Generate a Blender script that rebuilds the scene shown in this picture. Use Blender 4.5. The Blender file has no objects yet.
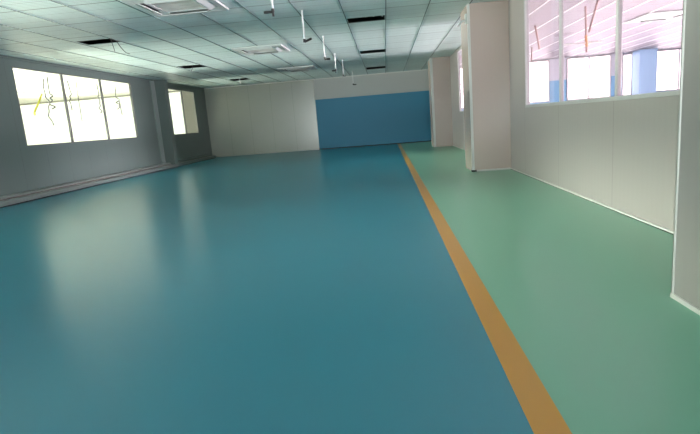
import bpy, bmesh, math, random
from mathutils import Vector, Matrix
random.seed(4)
C = bpy.context.scene.collection
S = 0.62            # metres per layout unit (one ceiling tile is one unit wide)
CE = 4.05           # ceiling height in units
YB = 30.2           # back wall
YF = -6.0           # wall behind the photographer
XL, XR = -10.5, 3.1

# ------------------------------------------------------------------ materials
def new_mat(name):
    m = bpy.data.materials.new(name); m.use_nodes = True
    nt = m.node_tree; b = nt.nodes['Principled BSDF']
    return m, nt, b
def simple(name, col, rough=0.5, metal=0.0, spec=0.5, noise=0.0, nscale=3.0, bump=0.0, bscale=20.0):
    m, nt, b = new_mat(name)
    b.inputs['Base Color'].default_value = (*col, 1)
    b.inputs['Roughness'].default_value = rough
    b.inputs['Metallic'].default_value = metal
    b.inputs['Specular IOR Level'].default_value = spec
    tc = nt.nodes.new('ShaderNodeTexCoord')
    n = nt.nodes.new('ShaderNodeTexNoise'); n.inputs['Scale'].default_value = nscale
    nt.links.new(tc.outputs['Object'], n.inputs['Vector'])
    mx = nt.nodes.new('ShaderNodeMix'); mx.data_type = 'RGBA'
    k = noise
    mx.inputs[6].default_value = (*[c*(1-k) for c in col], 1)
    mx.inputs[7].default_value = (*[min(1, c*(1+k)) for c in col], 1)
    nt.links.new(n.outputs['Fac'], mx.inputs[0]); nt.links.new(mx.outputs[2], b.inputs['Base Color'])
    if bump:
        n2 = nt.nodes.new('ShaderNodeTexNoise'); n2.inputs['Scale'].default_value = bscale
        nt.links.new(tc.outputs['Object'], n2.inputs['Vector'])
        bp = nt.nodes.new('ShaderNodeBump'); bp.inputs['Strength'].default_value = bump; bp.inputs['Distance'].default_value = 0.01
        nt.links.new(n2.outputs['Fac'], bp.inputs['Height']); nt.links.new(bp.outputs['Normal'], b.inputs['Normal'])
    return m
def node_math(nt, op, a, b=None, c=None):
    n = nt.nodes.new('ShaderNodeMath'); n.operation = op
    for i, v in enumerate((a, b, c)):
        if v is None: continue
        if isinstance(v, (int, float)): n.inputs[i].default_value = v
        else: nt.links.new(v, n.inputs[i])
    return n.outputs[0]

def epoxy(name, col, rough=0.2):
    """self levelling epoxy: glossy, slightly orange-peeled, faint trowel bands"""
    m, nt, b = new_mat(name)
    b.inputs['IOR'].default_value = 1.55
    b.inputs['Coat Weight'].default_value = 1.0; b.inputs['Coat IOR'].default_value = 1.6; b.inputs['Coat Roughness'].default_value = 0.29
    tc = nt.nodes.new('ShaderNodeTexCoord')
    n = nt.nodes.new('ShaderNodeTexNoise'); n.inputs['Scale'].default_value = 0.5; n.inputs['Detail'].default_value = 3
    nt.links.new(tc.outputs['Object'], n.inputs['Vector'])
    mx = nt.nodes.new('ShaderNodeMix'); mx.data_type = 'RGBA'
    mx.inputs[6].default_value = (*[c*0.92 for c in col], 1); mx.inputs[7].default_value = (*[c*1.08 for c in col], 1)
    nt.links.new(n.outputs['Fac'], mx.inputs[0]); nt.links.new(mx.outputs[2], b.inputs['Base Color'])
    n3 = nt.nodes.new('ShaderNodeTexNoise'); n3.inputs['Scale'].default_value = 1.5; n3.inputs['Detail'].default_value = 3
    nt.links.new(tc.outputs['Object'], n3.inputs['Vector'])
    r = node_math(nt, 'MULTIPLY_ADD', n3.outputs['Fac'], 0.06, rough)
    nt.links.new(r, b.inputs['Roughness'])
    b.inputs['Specular IOR Level'].default_value = 0.0
    mp = nt.nodes.new('ShaderNodeMapping'); mp.inputs['Scale'].default_value = (1.0, 2.2, 1)
    nt.links.new(tc.outputs['Object'], mp.inputs['Vector'])
    n2 = nt.nodes.new('ShaderNodeTexNoise'); n2.inputs['Scale'].default_value = 2.6; n2.inputs['Detail'].default_value = 3
    n2.inputs['Roughness'].default_value = 0.62
    nt.links.new(mp.outputs['Vector'], n2.inputs['Vector'])
    bp = nt.nodes.new('ShaderNodeBump'); bp.inputs['Strength'].default_value = 0.25; bp.inputs['Distance'].default_value = 0.006
    nt.links.new(n2.outputs['Fac'], bp.inputs['Height']); nt.links.new(bp.outputs['Normal'], b.inputs['Normal'])
    return m

def panel_mat(name, col, axis, pitch, off=0.0, rough=0.35, spec=0.5, seamdark=0.72):
    """sandwich panel wall: seams every pitch units along axis, fine vertical ribs"""
    m, nt, b = new_mat(name)
    tc = nt.nodes.new('ShaderNodeTexCoord'); sp = nt.nodes.new('ShaderNodeSeparateXYZ')
    nt.links.new(tc.outputs['Object'], sp.inputs[0])
    v = sp.outputs[axis]
    t = node_math(nt, 'DIVIDE', node_math(nt, 'SUBTRACT', v, off*S), pitch*S)
    fr = node_math(nt, 'FRACT', t)
    d = node_math(nt, 'ABSOLUTE', node_math(nt, 'SUBTRACT', fr, 0.5))
    seam = node_math(nt, 'GREATER_THAN', d, 0.5-0.008/pitch)
    n = nt.nodes.new('ShaderNodeTexNoise'); n.inputs['Scale'].default_value = 0.8; n.inputs['Detail'].default_value = 3
    nt.links.new(tc.outputs['Object'], n.inputs['Vector'])
    mx0 = nt.nodes.new('ShaderNodeMix'); mx0.data_type = 'RGBA'
    mx0.inputs[6].default_value = (*[c*0.95 for c in col], 1); mx0.inputs[7].default_value = (*[min(1, c*1.05) for c in col], 1)
    nt.links.new(n.outputs['Fac'], mx0.inputs[0])
    mx = nt.nodes.new('ShaderNodeMix'); mx.data_type = 'RGBA'
    nt.links.new(seam, mx.inputs[0]); nt.links.new(mx0.outputs[2], mx.inputs[6])
    mx.inputs[7].default_value = (*[c*seamdark for c in col], 1)
    nt.links.new(mx.outputs[2], b.inputs['Base Color'])
    rib = node_math(nt, 'SINE', node_math(nt, 'MULTIPLY', v, 2*math.pi/(0.12*S)))
    h = node_math(nt, 'SUBTRACT', node_math(nt, 'MULTIPLY', rib, 0.10), seam)
    bp = nt.nodes.new('ShaderNodeBump'); bp.inputs['Strength'].default_value = 0.25; bp.inputs['Distance'].default_value = 0.004
    nt.links.new(h, bp.inputs['Height']); nt.links.new(bp.outputs['Normal'], b.inputs['Normal'])
    b.inputs['Roughness'].default_value = rough
    b.inputs['Specular IOR Level'].default_value = spec
    return m

def ceiling_mat(name, col):
    """metal strip tiles: ribs across the room, cross joints"""
    m, nt, b = new_mat(name)
    tc = nt.nodes.new('ShaderNodeTexCoord'); sp = nt.nodes.new('ShaderNodeSeparateXYZ')
    nt.links.new(tc.outputs['Object'], sp.inputs[0])
    def line(v, off, pitch, half):
        t = node_math(nt, 'FRACT', node_math(nt, 'DIVIDE', node_math(nt, 'SUBTRACT', v, off*S), pitch*S))
        d = node_math(nt, 'ABSOLUTE', node_math(nt, 'SUBTRACT', t, 0.5))
        return node_math(nt, 'GREATER_THAN', d, 0.5-half/pitch)
    cross = line(sp.outputs[1], 14.2, 1.45, 0.022)
    minor = line(sp.outputs[1], 14.2, 0.48333, 0.014)
    # fine slots
    tf = node_math(nt, 'FRACT', node_math(nt, 'DIVIDE', sp.outputs[1], 0.0967*S))
    slot = node_math(nt, 'GREATER_THAN', tf, 0.72)
    # tile to tile tone
    ix = node_math(nt, 'FLOOR', node_math(nt, 'DIVIDE', node_math(nt, 'ADD', sp.outputs[0], 0.83*S), S))
    iy = node_math(nt, 'FLOOR', node_math(nt, 'DIVIDE', node_math(nt, 'SUBTRACT', sp.outputs[1], 14.2*S), 1.45*S))
    cb = nt.nodes.new('ShaderNodeCombineXYZ'); nt.links.new(ix, cb.inputs[0]); nt.links.new(iy, cb.inputs[1])
    wn = nt.nodes.new('ShaderNodeTexWhiteNoise'); wn.noise_dimensions = '3D'; nt.links.new(cb.outputs[0], wn.inputs['Vector'])
    tone = node_math(nt, 'MULTIPLY_ADD', wn.outputs['Value'], 0.12, 0.94)
    k = node_math(nt, 'MULTIPLY', tone, node_math(nt, 'SUBTRACT', 1.0, node_math(nt, 'MULTIPLY', slot, 0.30)))
    k = node_math(nt, 'MULTIPLY', k, node_math(nt, 'SUBTRACT', 1.0, node_math(nt, 'MULTIPLY', minor, 0.35)))
    k = node_math(nt, 'MULTIPLY', k, node_math(nt, 'SUBTRACT', 1.0, node_math(nt, 'MULTIPLY', cross, 0.65)))
    vm = nt.nodes.new('ShaderNodeVectorMath'); vm.operation = 'SCALE'
    vm.inputs[0].default_value = col; nt.links.new(k, vm.inputs['Scale'])
    nt.links.new(vm.outputs[0], b.inputs['Base Color'])
    b.inputs['Roughness'].default_value = 0.42
    b.inputs['Specular IOR Level'].default_value = 0.5
    h = node_math(nt, 'SUBTRACT', 1.0, node_math(nt, 'MAXIMUM', node_math(nt, 'MULTIPLY', slot, 0.4), cross))
    bp = nt.nodes.new('ShaderNodeBump'); bp.inputs['Strength'].default_value = 0.25; bp.inputs['Distance'].default_value = 0.006
    nt.links.new(h, bp.inputs['Height']); nt.links.new(bp.outputs['Normal'], b.inputs['Normal'])
    return m

def glass_mat(name, tint, fac=0.08):
    m = bpy.data.materials.new(name); m.use_nodes = True; nt = m.node_tree; nt.nodes.clear()
    o = nt.nodes.new('ShaderNodeOutputMaterial'); mix = nt.nodes.new('ShaderNodeMixShader')
    t = nt.nodes.new('ShaderNodeBsdfTransparent'); t.inputs['Color'].default_value = (*tint, 1)
    g = nt.nodes.new('ShaderNodeBsdfGlossy'); g.inputs['Roughness'].default_value = 0.02
    lw = nt.nodes.new('ShaderNodeLayerWeight'); lw.inputs['Blend'].default_value = 0.5
    p5 = node_math(nt, 'POWER', lw.outputs['Facing'], 5.0)
    fr = node_math(nt, 'MULTIPLY_ADD', p5, 0.6, 0.03)
    nt.links.new(fr, mix.inputs[0])
    nt.links.new(t.outputs[0], mix.inputs[1]); nt.links.new(g.outputs[0], mix.inputs[2]); nt.links.new(mix.outputs[0], o.inputs[0])
    return m
def daylit(name, col, strength):
    """frosted outer window pane with its own even glow"""
    m, nt, b = new_mat(name)
    b.inputs['Base Color'].default_value = (.05, .05, .05, 1)
    b.inputs['Roughness'].default_value = 0.3
    b.inputs['Emission Color'].default_value = (*col, 1)
    b.inputs['Emission Strength'].default_value = strength
    return m

M = {}
M['blue_floor'] = epoxy('blue_epoxy', (0.001, 0.18, 0.255), 0.278)
M['green_floor'] = epoxy('green_epoxy', (0.16, 0.40, 0.275), 0.278)
M['yellow'] = epoxy('ochre_line_paint', (0.52, 0.23, 0.012), 0.29)
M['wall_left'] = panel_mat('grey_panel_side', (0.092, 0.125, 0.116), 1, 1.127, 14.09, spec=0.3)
M['wall_right'] = panel_mat('pale_panel_side', (0.31, 0.29, 0.28), 1, 2.26, 9.58, rough=0.3)
M['wall_back'] = panel_mat('pale_panel_back', (0.28, 0.29, 0.255), 0, 1.3, -4.0, rough=0.24, spec=0.9)
M['pillar'] = panel_mat('pale_panel_pillar', (0.45, 0.355, 0.315), 0, 3.0, 0.3, rough=0.24, spec=0.8)
M['brown_pillar'] = simple('brown_grey_pillar', (0.08, 0.078, 0.066), 0.5, noise=0.05)
M['near_pillar'] = panel_mat('grey_panel_pillar', (0.28, 0.265, 0.255), 1, 3.0, 0.3, rough=0.3)
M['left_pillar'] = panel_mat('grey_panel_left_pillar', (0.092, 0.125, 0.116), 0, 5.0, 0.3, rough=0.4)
M['trim'] = simple('white_aluminium', (0.55, 0.55, 0.53), 0.35, noise=0.03)
M['frame_silhouette'] = simple('window_aluminium_silhouette', (0.09, 0.095, 0.09), 0.4, noise=0.03)  # dark tone stands in for frames silhouetted against the bright room
M['strip_grey'] = simple('grey_strip', (0.17, 0.22, 0.205), 0.4, noise=0.03)
M['frame'] = simple('window_aluminium', (0.42, 0.42, 0.42), 0.35, noise=0.03)
M['ledge'] = simple('grey_trunking', (0.125, 0.155, 0.145), 0.45, noise=0.08)
M['ledge_dark'] = simple('brown_rail', (0.10, 0.085, 0.075), 0.5, noise=0.1)
M['black'] = simple('matt_black', (0.008, 0.008, 0.009), 0.6, noise=0.1)
M['dark'] = simple('void_shade', (0.02, 0.019, 0.02), 0.9, noise=0.2)  # near-black colour carries the shade inside the ceiling void
M['ceil'] = ceiling_mat('strip_tile', (0.58, 0.70, 0.69))
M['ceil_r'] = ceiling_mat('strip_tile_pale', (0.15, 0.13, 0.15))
M['ceil_l'] = ceiling_mat('strip_tile_cream', (0.55, 0.54, 0.46))
M['bar'] = simple('ceiling_joint', (0.17, 0.23, 0.23), 0.2, noise=0.1)
M['bar_white'] = simple('ceiling_joint_white', (0.85, 0.85, 0.85), 0.3)
M['white'] = simple('white_plastic', (0.50, 0.54, 0.53), 0.35, noise=0.02)
M['grille'] = simple('grille_plastic', (0.48, 0.48, 0.45), 0.4, noise=0.03)
M['pipe'] = simple('white_pipe', (0.62, 0.63, 0.64), 0.3, noise=0.02)
M['cable'] = simple('grey_cable', (0.05, 0.048, 0.048), 0.5)
M['cable_white'] = simple('white_cable', (0.6, 0.6, 0.6), 0.5)
M['cable_brown'] = simple('brown_conduit', (0.25, 0.16, 0.15), 0.5)
M['yellow_tube'] = simple('yellow_conduit', (0.30, 0.29, 0.01), 0.4)
M['orange'] = simple('orange_tape', (0.42, 0.21, 0.08), 0.5)
M['glass_l'] = glass_mat('clear_glass', (0.93, 0.96, 0.92))
M['glass_r'] = glass_mat('rose_glass', (0.97, 0.90, 0.94))
M['far_cream'] = simple('cream_wall', (0.33, 0.32, 0.27), 0.5, noise=0.02)
M['far_pale'] = simple('pale_blue_pillar', (0.36, 0.56, 0.80), 0.5, noise=0.02)
M['grey_floor'] = simple('grey_screed', (0.72, 0.72, 0.68), 0.4, noise=0.1)
M['day_l'] = daylit('frosted_cream', (1.0, 0.975, 0.84), 1.6)
M['day_r'] = daylit('frosted_white', (1.0, 0.96, 0.98), 5.0)
M['added_side_l'] = daylit('added_glow_left', (1.0, 0.97, 0.88), 3)  # glow of the added outer windows, left room
M['added_side_r'] = daylit('added_glow_right', (1.0, 0.96, 0.97), 3)  # glow of the added outer windows, right room
M['added_front'] = daylit('added_glow_front', (0.93, 1.0, 0.98), 0.4)  # glow of the added windows behind the camera

def banded(name, low, high, zsplit, axis=None):
    m, nt, b = new_mat(name)
    tc = nt.nodes.new('ShaderNodeTexCoord'); sp = nt.nodes.new('ShaderNodeSeparateXYZ')
    nt.links.new(tc.outputs['Object'], sp.inputs[0])
    g = node_math(nt, 'GREATER_THAN', sp.outputs[2], zsplit*S)
    mx = nt.nodes.new('ShaderNodeMix'); mx.data_type = 'RGBA'
    nt.links.new(g, mx.inputs[0]); mx.inputs[6].default_value = (*low, 1); mx.inputs[7].default_value = (*high, 1)
    nt.links.new(mx.outputs[2], b.inputs['Base Color'])
    b.inputs['Roughness'].default_value = 0.5
    return m
M['blue_white'] = banded('blue_dado_white_top', (0.010, 0.18, 0.32), (0.40, 0.41, 0.41), 2.88)
M['far_band'] = banded('blue_dado_pale_top', (0.22, 0.45, 0.68), (0.62, 0.64, 0.72), 2.85)

# ------------------------------------------------------------------ mesh helpers (coordinates in units)
def V(p): return Vector(p)*S
def box(bm, x0, x1, y0, y1, z0, z1, bev=0.0):
    vs = [bm.verts.new(V(p)) for p in ((x0,y0,z0),(x1,y0,z0),(x1,y1,z0),(x0,y1,z0),(x0,y0,z1),(x1,y0,z1),(x1,y1,z1),(x0,y1,z1))]
    fs = [bm.faces.new([vs[i] for i in f]) for f in ((3,2,1,0),(4,5,6,7),(0,1,5,4),(1,2,6,5),(2,3,7,6),(3,0,4,7))]
    if bev:
        es = list({e for f in fs for e in f.edges})
        bmesh.ops.bevel(bm, geom=es, offset=bev*S, segments=2, affect='EDGES', profile=0.5)
def tube(bm, pts, r, seg=8, caps=True):
    pts = [V(p) for p in pts]; r *= S; rings = []
    prev = None
    for i, p in enumerate(pts):
        d = (pts[min(i+1, len(pts)-1)] - pts[max(i-1, 0)]).normalized()
        ref = Vector((0,0,1)) if abs(d.z) < 0.9 else Vector((1,0,0))
        if prev is None: a = d.cross(ref).normalized()
        else: a = (prev - d*prev.dot(d)).normalized()
        prev = a; b = d.cross(a)
        rings.append([bm.verts.new(p + a*r*math.cos(2*math.pi*k/seg) + b*r*math.sin(2*math.pi*k/seg)) for k in range(seg)])
    for i in range(len(rings)-1):
        for k in range(seg):
            bm.faces.new([rings[i][k], rings[i][(k+1)%seg], rings[i+1][(k+1)%seg], rings[i+1][k]])
    if caps:
        bm.faces.new(rings[0][::-1]); bm.faces.new(rings[-1])
def smooth_path(pts, n=6):
    out = []
    P = [Vector(p) for p in pts]; P = [P[0]] + P + [P[-1]]
    for i in range(1, len(P)-2):
        for k in range(n):
            t = k/n
            out.append(0.5*((2*P[i]) + (-P[i-1]+P[i+1])*t + (2*P[i-1]-5*P[i]+4*P[i+1]-P[i+2])*t*t + (-P[i-1]+3*P[i]-3*P[i+1]+P[i+2])*t**3))
    out.append(P[-2]); return out
def obj(name, bm, mat, parent=None, kind=None, smooth=False):
    bmesh.ops.recalc_face_normals(bm, faces=bm.faces)
    me = bpy.data.meshes.new(name); bm.to_mesh(me); bm.free()
    me.materials.append(mat)
    if smooth:
        for p in me.polygons: p.use_smooth = True
    o = bpy.data.objects.new(name, me); C.objects.link(o)
    if parent: o.parent = parent; o.matrix_parent_inverse = Matrix.Translation(-parent.location)
    if kind: o['kind'] = kind
    return o
def boxes(name, bl, mat, parent=None, kind=None, bev=0.0):
    bm = bmesh.new()
    for b in bl: box(bm, *b, bev=bev)
    return obj(name, bm, mat, parent, kind)
def struct(name, bl, mat, label=None, parent=None, bev=0.0):
    o = boxes(name, bl, mat, parent, 'structure' if parent is None else None, bev)
    if label: o['label'] = label
    return o
def thing(name, label, cat, loc, group=None):
    o = bpy.data.objects.new(name, None); C.objects.link(o); o.location = V(loc); o.empty_display_size = 0.05
    o['label'] = label; o['category'] = cat
    if group: o['group'] = group
    return o
def tag(o, label, cat, group=None):
    o['label'] = label; o['category'] = cat
    if group: o['group'] = group
    return o

# ------------------------------------------------------------------ floor
TH = 0.2
struct('floor', [(XL-0.08, 0.60, YF, YB, -TH, 0)], M['blue_floor'], 'glossy teal blue epoxy floor of the hall')
struct('floor', [(0.77, XR+0.0, YF, YB, -TH, 0)], M['green_floor'], 'glossy pale green epoxy walkway along the right partition')
struct('trim_1', [(0.60, 0.77, YF, YB, -TH, 0.002)], M['yellow'], 'ochre yellow painted line between blue floor and green walkway')
struct('floor', [(-23.2, XL-0.08, YF, YB+0.2, -TH, 0)], M['grey_floor'], 'floor of the bright room beyond the left windows')
struct('floor', [(XR, 19.2, YF, YB+0.2, -TH, 0)], M['grey_floor'], 'floor of the bright room beyond the right windows')

# ------------------------------------------------------------------ walls with window openings
def wall_y(name, x0, x1, wins, mat, label):
    """wall running along y between x0 and x1 with openings (y0, y1, z0, z1)"""
    bl = []; y = YF
    for (a, b, z0, z1) in sorted(wins):
        bl.append((x0, x1, y, a, 0, CE+0.02))
        bl.append((x0, x1, a, b, 0, z0)); bl.append((x0, x1, a, b, z1, CE+0.02)); y = b
    bl.append((x0, x1, y, YB, 0, CE+0.02))
    return struct(name, bl, mat, label)
def wall_x(name, y0, y1, xa, xb, wins, mat, label):
    bl = []; x = xa
    for (a, b, z0, z1) in sorted(wins):
        bl.append((x, a, y0, y1, 0, CE+0.02))
        bl.append((a, b, y0, y1, 0, z0)); bl.append((a, b, y0, y1, z1, CE+0.02)); x = b
    bl.append((x, xb, y0, y1, 0, CE+0.02))
    return struct(name, bl, mat, label)

ZS = 1.50; ZTL = 3.78; ZTR = 3.97
LW = [(3.7, 10.42, ZS, ZTL), (14.38, 21.3, ZS, ZTL), (25.0, 28.45, ZS, ZTL)]
RW = [(-4.2, 1.9, ZS, ZTR), (5.05, 11.78, ZS, ZTR), (15.3, 22.0, ZS, ZTR)]  # first opening is unseen, added to let in light
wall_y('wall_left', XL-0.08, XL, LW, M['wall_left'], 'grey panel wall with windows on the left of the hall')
wall_y('wall_right', XR, XR+0.08, RW, M['wall_right'], 'pale panel partition with interior windows on the right')
wall_x('wall_back', YB, YB+0.2, XL-0.08, -4.0, [], M['wall_back'], 'pale beige panel wall at the far left end')
wall_x('wall_back', YB-0.04, YB+0.2, -4.0, XR+0.08, [], M['blue_white'], 'far end wall painted blue below and white above')
FW = [(-9.5, -3.5, 0.9, 3.8), (-3.0, 2.6, 0.9, 3.8)]  # unseen glowing windows, added to light the hall from behind
wall_x('wall_front', YF-0.2, YF, XL-0.08, XR+0.08, FW, M['wall_back'], 'wall behind the camera')

wn = [0]
def window_side(x0, x1, y0, y1, z0, z1, npane, glass, label, fw=0.07, fmat='frame', mullw=0.085, shows=True):
    """interior window in a wall running along y; the frame is proud of the wall on both sides"""
    wn[0] += 1
    fx0, fx1 = x0-0.008, x1+0.008
    bl = [(fx0, fx1, y0, y1, z0, z0+fw), (fx0, fx1, y0, y1, z1-fw, z1), (fx0, fx1, y0, y0+fw, z0+fw, z1-fw), (fx0, fx1, y1-fw, y1, z0+fw, z1-fw)]
    w = struct('window_%d' % wn[0], bl, M[fmat], label, bev=0.008)
    step = (y1-y0)/npane; xm = (x0+x1)/2
    for k in range(1, npane):
        c = y0+k*step
        boxes('mullion', [(xm-0.03, xm+0.03, c-mullw/2, c+mullw/2, z0+fw, z1-fw)], M[fmat], w, bev=0.006)
    for k in range(npane):
        a = y0 + k*step + (fw if k == 0 else mullw/2); b = y0+(k+1)*step - (fw if k == npane-1 else mullw/2)
        boxes('pane', [(xm-0.008, xm+0.008, a, b, z0+fw, z1-fw)], M[glass], w)
    return w
for (a, b, z0, z1), n, lb in zip(LW, (3, 3, 2), ('three pane interior window nearest the camera in the left wall', 'wide three pane window in the left grey wall', 'narrow two pane window at the far end of the left wall')):
    window_side(XL-0.08, XL, a, b, z0, z1, n, 'glass_l', lb, fw=0.035, mullw=0.085, fmat='frame_silhouette')
for (a, b, z0, z1), n, lb in zip(RW, (3, 3, 3), ('unseen interior window added in the right partition behind the camera to let in light', 'large three pane window in the right partition', 'window in the right partition between the two far pillars')):
    window_side(XR, XR+0.08, a, b, z0, z1, n, 'glass_r', lb, fw=0.055, fmat='frame', mullw=0.07)

# ------------------------------------------------------------------ rooms beyond
def window_back(x0, x1, z0, z1, mulls, mat, label, fmat='trim'):
    wn[0] += 1
    y0, y1 = YB-0.06, YB+0.12; fw = 0.06
    bl = [(x0, x1, y0, y1, z0, z0+fw), (x0, x1, y0, y1, z1-fw, z1), (x0, x0+fw, y0, y1, z0+fw, z1-fw), (x1-fw, x1, y0, y1, z0+fw, z1-fw)]
    w = struct('window_%d' % wn[0], bl, M[fmat], label)
    for c in mulls: boxes('mullion', [(c-0.035, c+0.035, y0, y1, z0+fw, z1-fw)], M[fmat], w)
    xs = [x0+fw] + [v for c in mulls for v in (c-0.035, c+0.035)] + [x1-fw]
    for i in range(0, len(xs), 2): boxes('pane', [(xs[i], xs[i+1], YB+0.02, YB+0.05, z0+fw, z1-fw)], M[mat], w)
    return w
def added_window_outer(x0, x1, y0, y1, z0, z1, mat, label):
    wn[0] += 1; fw = 0.08
    w = struct('window_%d' % wn[0], [(x0, x1, y0, y1, z0, z0+fw), (x0, x1, y0, y1, z1-fw, z1), (x0, x1, y0, y0+fw, z0+fw, z1-fw), (x0, x1, y1-fw, y1, z0+fw, z1-fw)], M['trim'], label)
    c = (x0+x1)/2
    boxes('pane', [(c-0.01, c+0.01, y0+fw, y1-fw, z0+fw, z1-fw)], M[mat], w)
for (a, b, z0, z1) in FW:
    wn[0] += 1
    w_ = struct('window_%d' % wn[0], [(a, b, YF-0.2, YF, z0, z0+0.08), (a, b, YF-0.2, YF, z1-0.08, z1), (a, a+0.08, YF-0.2, YF, z0+0.08, z1-0.08), (b-0.08, b, YF-0.2, YF, z0+0.08, z1-0.08)], M['trim'], 'unseen glowing window added behind the camera to light the hall')
    boxes('pane', [(a+0.08, b-0.08, YF-0.12, YF-0.1, z0+0.08, z1-0.08)], M['added_front'], w_)
# left room
LB = [(-22.6, -11.4, 0.5, 4.03)]
wall_x('wall_left_room_back', YB, YB+0.2, -23.0, XL-0.08, LB, M['far_cream'], 'far wall of the bright room seen through the left windows')
window_back(-22.6, -11.4, 0.5, 4.03, [], 'day_l', 'frosted daylit window at the far end beyond the left wall', 'far_cream')
LO = [(y, y+5.5, 1.2, 3.8) for y in (-4, 2.5, 9.0, 15.5, 22.0)]  # unseen openings added as light sources for the left room
wall_y('wall_left_outer', -23.2, -23.0, LO, M['far_cream'], 'outer wall of the room beyond the left windows')
for (a, b, z0, z1) in LO: added_window_outer(-23.2, -23.0, a, b, z0, z1, 'added_side_l', 'unseen glowing outer window added to light the room beyond the left wall')
wall_x('wall_left_room_front', YF-0.2, YF, -23.0, XL-0.08, [], M['far_cream'], 'near wall of the room beyond the left windows')
# right room
RB = [(3.6, 6.4, 1.72, 4.0), (7.0, 9.27, 1.72, 4.0), (10.22, 12.6, 1.70, 4.0), (13.2, 13.74, 1.72, 3.95), (14.95, 17.6, 1.80, 4.0)]
wall_x('wall_right_room_back', YB, YB+0.2, XR+0.08, 19.0, RB, M['far_band'], 'far wall with blue dado seen through the right windows')
for (a, b, z0, z1), mu, lb in zip(RB, ([], [8.1], [11.42], [], [16.2]), ('bright far window seen between the two far pillars', 'blown out far window behind the leftmost right hand pane', 'two light blown out far window behind the middle pane', 'narrow bright far window left of the pale blue pillar', 'bright far window right of the pale blue pillar')):
    window_back(a, b, z0, z1, mu, 'day_r', lb)
struct('wall_pillar', [(13.72, 14.62, YB-0.9, YB-0.06, 0, CE)], M['far_pale'], 'pale blue pillar in the room behind the right partition')
RO = [(y, y+5.5, 1.3, 3.9) for y in (-4, 2.5, 9.0, 15.5, 22.0)]  # unseen openings added as light sources for the right room
wall_y('wall_right_outer', 19.0, 19.2, RO, M['far_band'], 'outer wall of the room behind the right partition')
for (a, b, z0, z1) in RO: added_window_outer(19.0, 19.2, a, b, z0, z1, 'added_side_r', 'unseen glowing outer window added to light the room behind the right partition')
wall_x('wall_right_room_front', YF-0.2, YF, XR+0.08, 19.0, [], M['far_band'], 'near wall of the room behind the right partition')

# ------------------------------------------------------------------ ceilings (flat tiles with the missing ones left open)
def ceiling(name, x0, x1, holes, mat, label):
    xs = sorted({x0, x1} | {h[0] for h in holes} | {h[1] for h in holes})
    ys = sorted({YF, YB} | {h[2] for h in holes} | {h[3] for h in holes})
    bl = []
    for i in range(len(xs)-1):
        for j in range(len(ys)-1):
            cx, cy = (xs[i]+xs[i+1])/2, (ys[j]+ys[j+1])/2
            if any(h[0] < cx < h[1] and h[2] < cy < h[3] for h in holes): continue
            bl.append((xs[i], xs[i+1], ys[j], ys[j+1]))
    bm = bmesh.new(); t = 0.006; cache = {}
    def vert(x, y, z):
        k = (round(x, 4), round(y, 4), z)
        if k not in cache: cache[k] = bm.verts.new(V((x, y, z)))
        return cache[k]
    cells = set((round(b[0],4), round(b[2],4)) for b in bl)
    for (a, b, c, d) in bl:
        bm.faces.new([vert(a,c,CE), vert(a,d,CE), vert(b,d,CE), vert(b,c,CE)])
        bm.faces.new([vert(a,c,CE+t), vert(b,c,CE+t), vert(b,d,CE+t), vert(a,d,CE+t)])
    for (a, b, c, d) in holes:
        for p, q in (((a,c),(b,c)), ((b,c),(b,d)), ((b,d),(a,d)), ((a,d),(a,c))):
            # rim, split where the grid splits the sides
            seq = [p]
            if p[0] == q[0]:
                mid = [y for y in ys if min(p[1], q[1]) < y < max(p[1], q[1])]; mid.sort(reverse=p[1] > q[1]); seq += [(p[0], y) for y in mid]
            else:
                mid = [x for x in xs if min(p[0], q[0]) < x < max(p[0], q[0])]; mid.sort(reverse=p[0] > q[0]); seq += [(x, p[1]) for x in mid]
            seq.append(q)
            for u, w in zip(seq, seq[1:]):
                bm.faces.new([vert(*u, CE), vert(*w, CE), vert(*w, CE+t), vert(*u, CE+t)])
    o = obj(name, bm, mat, kind='structure'); o['label'] = label
    return o
G0 = -0.83
HOLES = [(-0.81, 0.15, 13.58, 14.20), (-0.81, 0.17, 19.95, 20.85), (-0.80, 0.19, 26.2, 27.4),
         (-7.81, -6.86, 13.22, 13.84), (-7.81, -6.86, 19.65, 20.55), (-7.81, -6.86, 26.2, 27.3)]
cl = ceiling('ceiling', XL, XR, HOLES, M['ceil'], 'pale strip tile ceiling of the hall')
def inhole(x, y0, y1):
    return any(h[0]-0.05 < x < h[1]+0.05 and not (y1 <= h[2] or y0 >= h[3]) for h in [])
bm = bmesh.new()
k = -9
while G0+k*1.0 < XR:
    x = G0+k*1.005
    if XL < x < XR: box(bm, x-0.010, x+0.010, YF, YB-0.05, CE-0.010, CE)
    k += 1
obj('grid_runner', bm, M['bar'], cl)
rc = ceiling('ceiling', XR+0.08, 19.0, [], M['ceil_r'], 'pale pink lit ceiling of the room behind the right partition')
bm = bmesh.new(); x = 4.2
while x < 19: box(bm, x-0.02, x+0.02, YF, YB-0.1, CE-0.012, CE); x += 1.005
obj('grid_runner', bm, M['bar_white'], rc)
lc = ceiling('ceiling', -23.0, XL-0.08, [], M['ceil_l'], 'cream ceiling of the room beyond the left windows')
struct('ceiling', [(-23.2, 19.2, YF-0.2, YB+0.2, CE+0.85, CE+1.05)], M['dark'], 'slab above the ceiling tiles, coloured with the shade seen in the openings')

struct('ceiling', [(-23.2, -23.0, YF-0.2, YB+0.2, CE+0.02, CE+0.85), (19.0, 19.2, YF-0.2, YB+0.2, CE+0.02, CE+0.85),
                   (-23.0, 19.0, YF-0.2, YF, CE+0.02, CE+0.85), (-23.0, 19.0, YB-0.04, YB+0.2, CE+0.02, CE+0.85)], M['dark'], 'added liner around the void above the ceiling tiles, shade put into its colour')  # liner added to keep the ceiling openings dark
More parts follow.
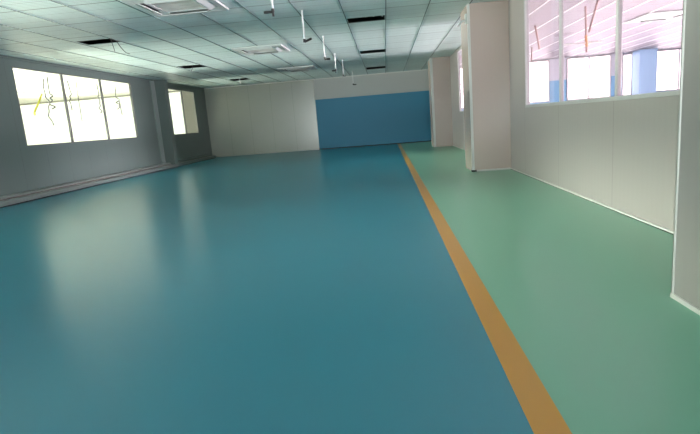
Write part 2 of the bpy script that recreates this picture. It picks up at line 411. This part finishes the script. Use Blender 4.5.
# ------------------------------------------------------------------ pillars, skirtings
def pillar(label, x0, x1, y0, y1, mat, trims):
    p = struct('wall_pillar', [(x0, x1, y0, y1, 0, CE)], M[mat], label)
    for t in trims: boxes('corner_trim', [t], M['strip_grey'] if mat == 'left_pillar' else M['trim'], p, bev=0.004)
    return p
p = pillar('pale square pillar with white corner trim in the middle of the right partition', 2.13, XR, 13.15, 14.3, 'pillar',
       [(2.12, 2.18, 13.138, 13.155, 0.04, CE), (2.12, 2.135, 13.15, 13.19, 0.04, CE)])
boxes('foot', [(2.11, 2.23, 13.13, 13.24, 0, 0.04)], M['black'], p)
pillar('pale pillar at the far end of the right partition beside the blue wall', 2.22, XR, 24.42, 25.9, 'pillar',
       [(2.20, 2.30, 24.40, 24.425, 0, CE), (2.20, 2.225, 24.42, 24.52, 0, CE)])
p = pillar('grey pillar at the right edge of the picture', 2.09, XR, 3.05, 3.85, 'near_pillar',
       [(2.08, 2.095, 3.835, 3.86, 0, CE), (2.08, 2.11, 3.845, 3.86, 0, CE)])
boxes('base_trim', [(2.075, 2.095, 3.05, 3.86, 0, 0.035)], M['trim'], p)
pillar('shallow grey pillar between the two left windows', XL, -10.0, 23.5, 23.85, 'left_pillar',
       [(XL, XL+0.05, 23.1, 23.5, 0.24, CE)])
pillar('brownish grey pillar behind the right pane of the far left window', -11.5, XL-0.08, 29.2, 30.0, 'brown_pillar', [])
struct('baseboard_left', [(XL, -10.22, YF, 29.3, 0.05, 0.24), (-10.22, -9.97, YF, 29.3, 0.03, 0.155)], M['ledge'], 'low grey stepped trunking along the foot of the left wall', bev=0.012)
bpy.context.view_layer.update()
bb = [o for o in C.objects if o.name.startswith('baseboard_left')][0]
boxes('rail', [(-10.24, -10.20, YF, 29.3, 0.155, 0.18)], M['ledge_dark'], bb)
boxes('shade_strip', [(-10.45, -9.99, YF, 29.28, 0.0, 0.05)], M['black'], bb)  # black strip drawn as the line of shade under the trunking
br = struct('baseboard_right', [(3.07, XR, 3.85, 13.15, 0.012, 0.034), (3.07, XR, 14.3, 24.42, 0.012, 0.034), (3.07, XR, 25.9, YB-0.05, 0.012, 0.034)], M['trim'], 'thin white floor track along the right partition')
boxes('shadow_gap', [(3.075, XR, 3.85, 13.15, 0, 0.012)], M['black'], br)
boxes('trim_2', [(2.13, XR-0.03, 13.13, 13.15, 0, 0.04)], M['trim'], kind='structure')['label'] = 'white base strip of the middle right pillar'
struct('baseboard_back', [(-4.0, XR, YB-0.055, YB-0.04, 0, 0.05)], M['black'], 'dark joint at the foot of the blue wall')
struct('trim_3', [(-4.06, -3.98, YB-0.055, YB, 0, CE)], M['wall_back'], 'corner strip where the beige wall meets the blue wall')
# cove strips where ceiling meets walls
struct('trim_4', [(XL, XL+0.05, YF, YB, CE-0.05, CE)], M['wall_left'], 'edge strip between left wall and ceiling')
struct('trim_5', [(XL, XR, YB-0.1, YB-0.04, CE-0.04, CE)], M['trim'], 'edge strip between far wall and ceiling')

# ------------------------------------------------------------------ ceiling cassettes
def cassette(cx, cy, label, w=0.79):
    t = thing('air_conditioner', label, 'air conditioner', (cx, cy, CE-0.05), 'ceiling cassette air conditioners')
    z1 = CE-0.013; z0 = CE-0.055; g = 0.42; s0, s1 = 0.50, 0.68
    # panel: outer ring and inner ring separated by the four air slots
    bm = bmesh.new()
    for bl in ((cx-w, cx+w, cy-w, cy-s1), (cx-w, cx+w, cy+s1, cy+w), (cx-w, cx-s1, cy-s1, cy+s1), (cx+s1, cx+w, cy-s1, cy+s1)):
        box(bm, bl[0], bl[1], bl[2], bl[3], z0, z1)
    for sx in (-1, 1):
        for sy in (-1, 1):
            x0, x1 = sorted((cx+sx*g, cx+sx*s1)); y0, y1 = sorted((cy+sy*g, cy+sy*s1))
            box(bm, x0, x1, y0, y1, z0+0.005, z1)
    for bl in ((cx-g, cx+g, cy-s0, cy-g), (cx-g, cx+g, cy+g, cy+s0), (cx-s0, cx-g, cy-g, cy+g), (cx+g, cx+s0, cy-g, cy+g)):
        box(bm, bl[0], bl[1], bl[2], bl[3], z0, z1)
    obj('panel', bm, M['white'], t)
    bm = bmesh.new()
    for k in range(14):
        y = cy-g+0.03+k*(2*g-0.06)/13
        box(bm, cx-g, cx+g, y-0.018, y+0.018, z0+0.008, z0+0.028)
    box(bm, cx-g, cx+g, cy-g, cy+g, z0+0.027, z0+0.034)
    obj('grille', bm, M['grille'], t)
    bm = bmesh.new(); box(bm, cx-w+0.06, cx+w-0.06, cy-w+0.06, cy+w-0.06, z1-0.012, z1)
    obj('air_slot', bm, M['black'], t)
    for a in range(4):
        bm = bmesh.new(); box(bm, -g, g, -0.08, 0.08, -0.006, 0.006)
        R_ = Matrix.Rotation(a*math.pi/2, 4, 'Z') @ Matrix.Translation(Vector((0, (s0+s1)/2*S, 0))) @ Matrix.Rotation(math.radians(24), 4, 'X')
        bmesh.ops.transform(bm, matrix=Matrix.Translation(V((cx, cy, z0-0.005))) @ R_, verts=bm.verts)
        obj('louver', bm, M['white'], t)
    return t
cassette(-3.93, 10.42, 'white ceiling cassette air conditioner at the top edge, nearest the camera')
cassette(-3.88, 17.2, 'white ceiling cassette air conditioner, middle one of the row in the hall')
cassette(-3.80, 23.8, 'white ceiling cassette air conditioner farthest away in the hall, before the beige wall')
cassette(8.95, 17.75, 'ceiling cassette air conditioner seen through the right hand pane of the partition')

# ------------------------------------------------------------------ hanging white pipes with black heads
def drop_pipe(x, y, ztop, zbot, dx, label, extra=0.0, tilt=0.0):
    t = thing('drop_pipe', label, 'pipe', (x, y, zbot), 'white drop pipes hanging from the hall ceiling')
    bm = bmesh.new(); tube(bm, [(x-tilt, y, ztop), (x, y, zbot)], 0.019, 10); obj('pipe', bm, M['pipe'], t, smooth=False)
    bm = bmesh.new(); tube(bm, [(x-tilt, y, ztop), (x-tilt, y, ztop-0.02)], 0.036, 14); obj('flange', bm, M['pipe'], t)
    bm = bmesh.new(); tube(bm, [(x, y, zbot+0.05), (x, y, zbot-0.02)], 0.032, 10)
    a, b = (x, x+dx)
    tube(bm, [(a, y, zbot-0.01), (b, y, zbot-0.01+extra)], 0.026, 10)
    if dx < 0: tube(bm, [(x, y, zbot), (x, y, zbot-0.10)], 0.022, 8)
    obj('valve_head', bm, M['black'], t)
Z0 = 1.5
for args in ((-2.15, 10.92, CE, Z0+2.33, -0.19, 'white ceiling pipe at the top edge with black head to the left'),
             (-1.735, 12.17, CE, Z0+1.88, 0.17, 'longest looking white ceiling pipe with black spout tilted up right', 0.06),
             (-1.69, 15.83, CE, Z0+1.89, 0.16, 'third white ceiling pipe from the camera, black head pointing right'),
             (-1.75, 19.96, CE, Z0+1.94, -0.15, 'fourth white ceiling pipe from the camera, black head pointing left'),
             (-1.64, 22.11, CE, Z0+1.90, 0.10, 'short looking fifth white pipe ending at the top of the far wall'),
             (-1.56, 27.57, CE, Z0+1.88, 0.16, 'farthest white ceiling pipe hanging in front of the white wall band')):
    drop_pipe(*args)

# ------------------------------------------------------------------ loose cables at the openings
def cable(name, pts, r, mat, label, cat='cable', group=None):
    bm = bmesh.new(); tube(bm, smooth_path(pts), r, 6)
    return tag(obj(name, bm, M[mat], smooth=True), label, cat, group)
cable('loose_cable', [(-6.98, 13.40, CE+0.6), (-6.97, 13.42, CE+0.1), (-6.95, 13.45, CE-0.12), (-6.93, 13.47, CE-0.28)], 0.008, 'cable', 'short grey cable hanging from the leftmost near ceiling opening')
cable('loose_cable', [(-6.90, 13.55, CE+0.6), (-6.89, 13.55, CE+0.1), (-6.84, 13.55, CE-0.1), (-6.72, 13.6, CE-0.30), (-6.60, 13.6, CE-0.36)], 0.008, 'cable', 'longer grey cable curving right from the leftmost near ceiling opening')
cable('loose_cable', [(-7.3, 20.1, CE+0.6), (-7.32, 20.1, CE), (-7.38, 20.1, CE-0.12), (-7.42, 20.1, CE-0.2)], 0.009, 'cable', 'thin cable hanging from the opening above the left pillar')
cable('loose_cable', [(-7.32, 26.5, CE+0.6), (-7.3, 26.5, CE), (-7.27, 26.5, CE-0.1), (-7.25, 26.5, CE-0.24)], 0.014, 'cable_white', 'pale cable hanging from the small far left ceiling opening')
cable('loose_cable', [(-0.42, 13.9, CE+0.6), (-0.40, 13.85, CE+0.12), (-0.30, 13.8, CE+0.05), (-0.26, 13.9, CE+0.14), (-0.12, 13.85, CE+0.05), (-0.1, 13.9, CE+0.3)], 0.012, 'cable_white', 'pale cable looped inside the nearest central ceiling opening')
cable('loose_cable', [(0.03, 13.95, CE+0.6), (0.05, 13.9, CE+0.15), (0.09, 13.85, CE+0.04), (0.07, 13.9, CE+0.3)], 0.012, 'cable_white', 'pale cable at the right end of the nearest central opening')
# small bracket by the middle pillar
t = thing('wall_bracket', 'small white angled bracket under the ceiling on the middle right pillar', 'bracket', (2.06, 13.3, CE-0.3))
bm = bmesh.new(); tube(bm, [(2.125, 13.35, CE-0.36), (2.02, 13.3, CE-0.36), (1.90, 13.28, CE-0.48)], 0.022, 8); obj('arm', bm, M['pipe'], t)
bm = bmesh.new(); box(bm, 2.10, 2.13, 13.27, 13.43, CE-0.42, CE-0.20); obj('mounting_plate', bm, M['white'], t)

# ------------------------------------------------------------------ things hanging in the rooms beyond
def hang(name, label, cat, mat, r, pts, group=None):
    return cable(name, pts, r, mat, label, cat, group)
# left room (plane x about -13)
X = -13.0
hang('conduit', 'yellow flexible tube hanging behind the left wide window', 'conduit', 'yellow_tube', 0.035, [(X, 19.17, Z0+1.92), (X, 18.9, Z0+1.6), (X, 18.58, Z0+1.25), (X, 18.56, Z0+1.12)])
hang('conduit', 'thin stay that carries the yellow tube from the ceiling', 'conduit', 'cable_white', 0.008, [(X, 19.2, CE), (X, 19.18, Z0+2.2), (X, 19.17, Z0+1.92)])
def squiggle(y, z0, z1, amp, label, mat='cable', n=9, X=-13.0):
    pts = [(X, y, CE)]
    for k in range(n):
        z = z1 + (z0-z1)*k/(n-1)
        pts.append((X+random.uniform(-.05,.05), y+random.uniform(-amp, amp), Z0+z))
    hang('hanging_wire', label, 'wire', mat, 0.024, pts, 'tangled wires behind the left window')
squiggle(19.75, 0.75, 2.2, 0.09, 'longest tangled wire, right of the yellow tube in the first pane', X=-13.2)
squiggle(19.3, 1.35, 2.0, 0.14, 'short knotted wire beside the longest wire in the first pane', X=-12.75)
squiggle(20.95, 1.35, 2.1, 0.11, 'tangled wire at the left edge of the middle left pane')
squiggle(23.15, 1.25, 2.1, 0.10, 'tangled wire at the right edge of the middle left pane')
squiggle(24.75, 1.45, 2.1, 0.12, 'tangled wire in the rightmost pane of the wide left window')
hang('conduit', 'straight dark rod hanging in the middle left pane', 'rod', 'cable', 0.018, [(X, 21.55, CE), (X, 21.52, Z0+1.95), (X, 21.5, Z0+0.88)])
hang('conduit', 'short dark rod at the right pane of the wide left window', 'rod', 'cable', 0.026, [(X, 24.95, Z0+1.85), (X, 24.98, Z0+1.5), (X, 25.0, Z0+1.18)])
t = thing('light_bar', 'thin grey light bar suspended behind the first left pane', 'light', (X, 19.2, Z0+1.95))
bm = bmesh.new(); box(bm, X-0.54, X-0.46, 18.4, 21.0, Z0+1.98, Z0+2.035); obj('bar', bm, M['cable_white'], t)
for yy in (18.3, 20.1):
    bm = bmesh.new(); tube(bm, [(X-0.5, yy+.4, Z0+2.03), (X-0.5, yy+.4, CE)], 0.008, 6); obj('suspension_wire', bm, M['cable_white'], t)
# right room
hang('conduit', 'dark rod hanging behind the left pane of the right partition window', 'rod', 'cable_brown', 0.034, [(4.97, 17.59, CE), (5.06, 17.59, Z0+2.05), (5.10, 17.59, Z0+1.80)])
hang('conduit', 'thin rod at the lower left of the left partition pane', 'rod', 'cable_brown', 0.030, [(6.52, 23.57, CE), (6.50, 23.57, Z0+2.2), (6.48, 23.57, Z0+1.95)])
hang('conduit', 'dark rod slanting at the top of the middle partition pane', 'rod', 'cable_brown', 0.032, [(5.6, 14.24, CE), (5.5, 14.24, Z0+2.2), (5.38, 14.24, Z0+1.78)])
t = thing('hanging_lamp', 'cross shaped rod with orange taped joint in the middle partition pane', 'lamp', (5.58, 14.97, Z0+1.4))
bm = bmesh.new(); tube(bm, [(5.56, 14.97, CE), (5.60, 14.97, Z0+1.35)], 0.030, 8); obj('rod', bm, M['cable_brown'], t)
bm = bmesh.new(); tube(bm, [(5.58, 14.97, Z0+1.80), (5.60, 14.97, Z0+1.50)], 0.040, 8); obj('taped_joint', bm, M['orange'], t)
bm = bmesh.new(); tube(bm, [(4.95, 14.97, Z0+1.60), (6.0, 14.97, Z0+1.60)], 0.028, 8); obj('cross_tube', bm, M['cable_white'], t)

# ------------------------------------------------------------------ added area lights that fill both side rooms and the hall
def fill_light(name, loc, target, sx, sy, power, col, spread=45):
    l = bpy.data.lights.new(name, 'AREA'); l.shape = 'RECTANGLE'; l.size = sx*S; l.size_y = sy*S; l.energy = power; l.color = col
    l.spread = math.radians(spread)
    o = bpy.data.objects.new(name, l); C.objects.link(o); o.location = V(loc)
    o.rotation_euler = (V(target)-V(loc)).to_track_quat('-Z', 'Y').to_euler(); return o
for y in (3, 10, 17, 24):
    fill_light('fill_left', (-22.6, y, 3.3), (-15.5, y, 0), 6.0, 1.4, 1000, (1.0, 0.98, 0.90))
    fill_light('fill_right', (18.6, y, 3.3), (10.5, y, 0), 6.0, 1.4, 950, (1.0, 0.975, 0.98))
    fill_light('fill_left', (-22.6, y, 1.4), (-12.5, y, 4.2), 6.0, 1.0, 380, (1.0, 0.98, 0.90))
    fill_light('fill_right', (18.6, y, 1.4), (6.5, y, 4.2), 6.0, 1.0, 250, (1.0, 0.975, 0.98))
for x in (-6.5, -0.2):
    fill_light('fill_front', (x, YF+0.1, 1.4), (x, 14, 6.5), 4.5, 1.0, 80, (0.93, 1.0, 0.98), 70)  # unseen fill added behind the camera, aimed up at the ceiling

# ------------------------------------------------------------------ world, camera, view
w = bpy.data.worlds.new('World'); bpy.context.scene.world = w; w.use_nodes = True
w.node_tree.nodes['Background'].inputs[0].default_value = (0.75, 0.82, 0.9, 1)
w.node_tree.nodes['Background'].inputs[1].default_value = 1.0

f, pi_, ro, ya = 509.72, -0.18503, -0.07826, 0.08253
Rz = Matrix.Rotation(ya, 3, 'Z'); Rx = Matrix.Rotation(math.pi/2+pi_, 3, 'X'); Rr = Matrix.Rotation(ro, 3, 'Z')
cam = bpy.data.cameras.new('camera'); co = bpy.data.objects.new('camera', cam); C.objects.link(co)
co.matrix_world = Matrix.Translation(V((0, 0, 1.5))) @ (Rz @ Rx @ Rr).to_4x4()
cam.sensor_fit = 'HORIZONTAL'; cam.sensor_width = 36; cam.lens = 36*f/700
bpy.context.scene.camera = co
vs = bpy.context.scene.view_settings
vs.view_transform = 'Standard'; vs.look = 'None'; vs.gamma = 1; vs.use_curve_mapping = False
vs.exposure = 0.06
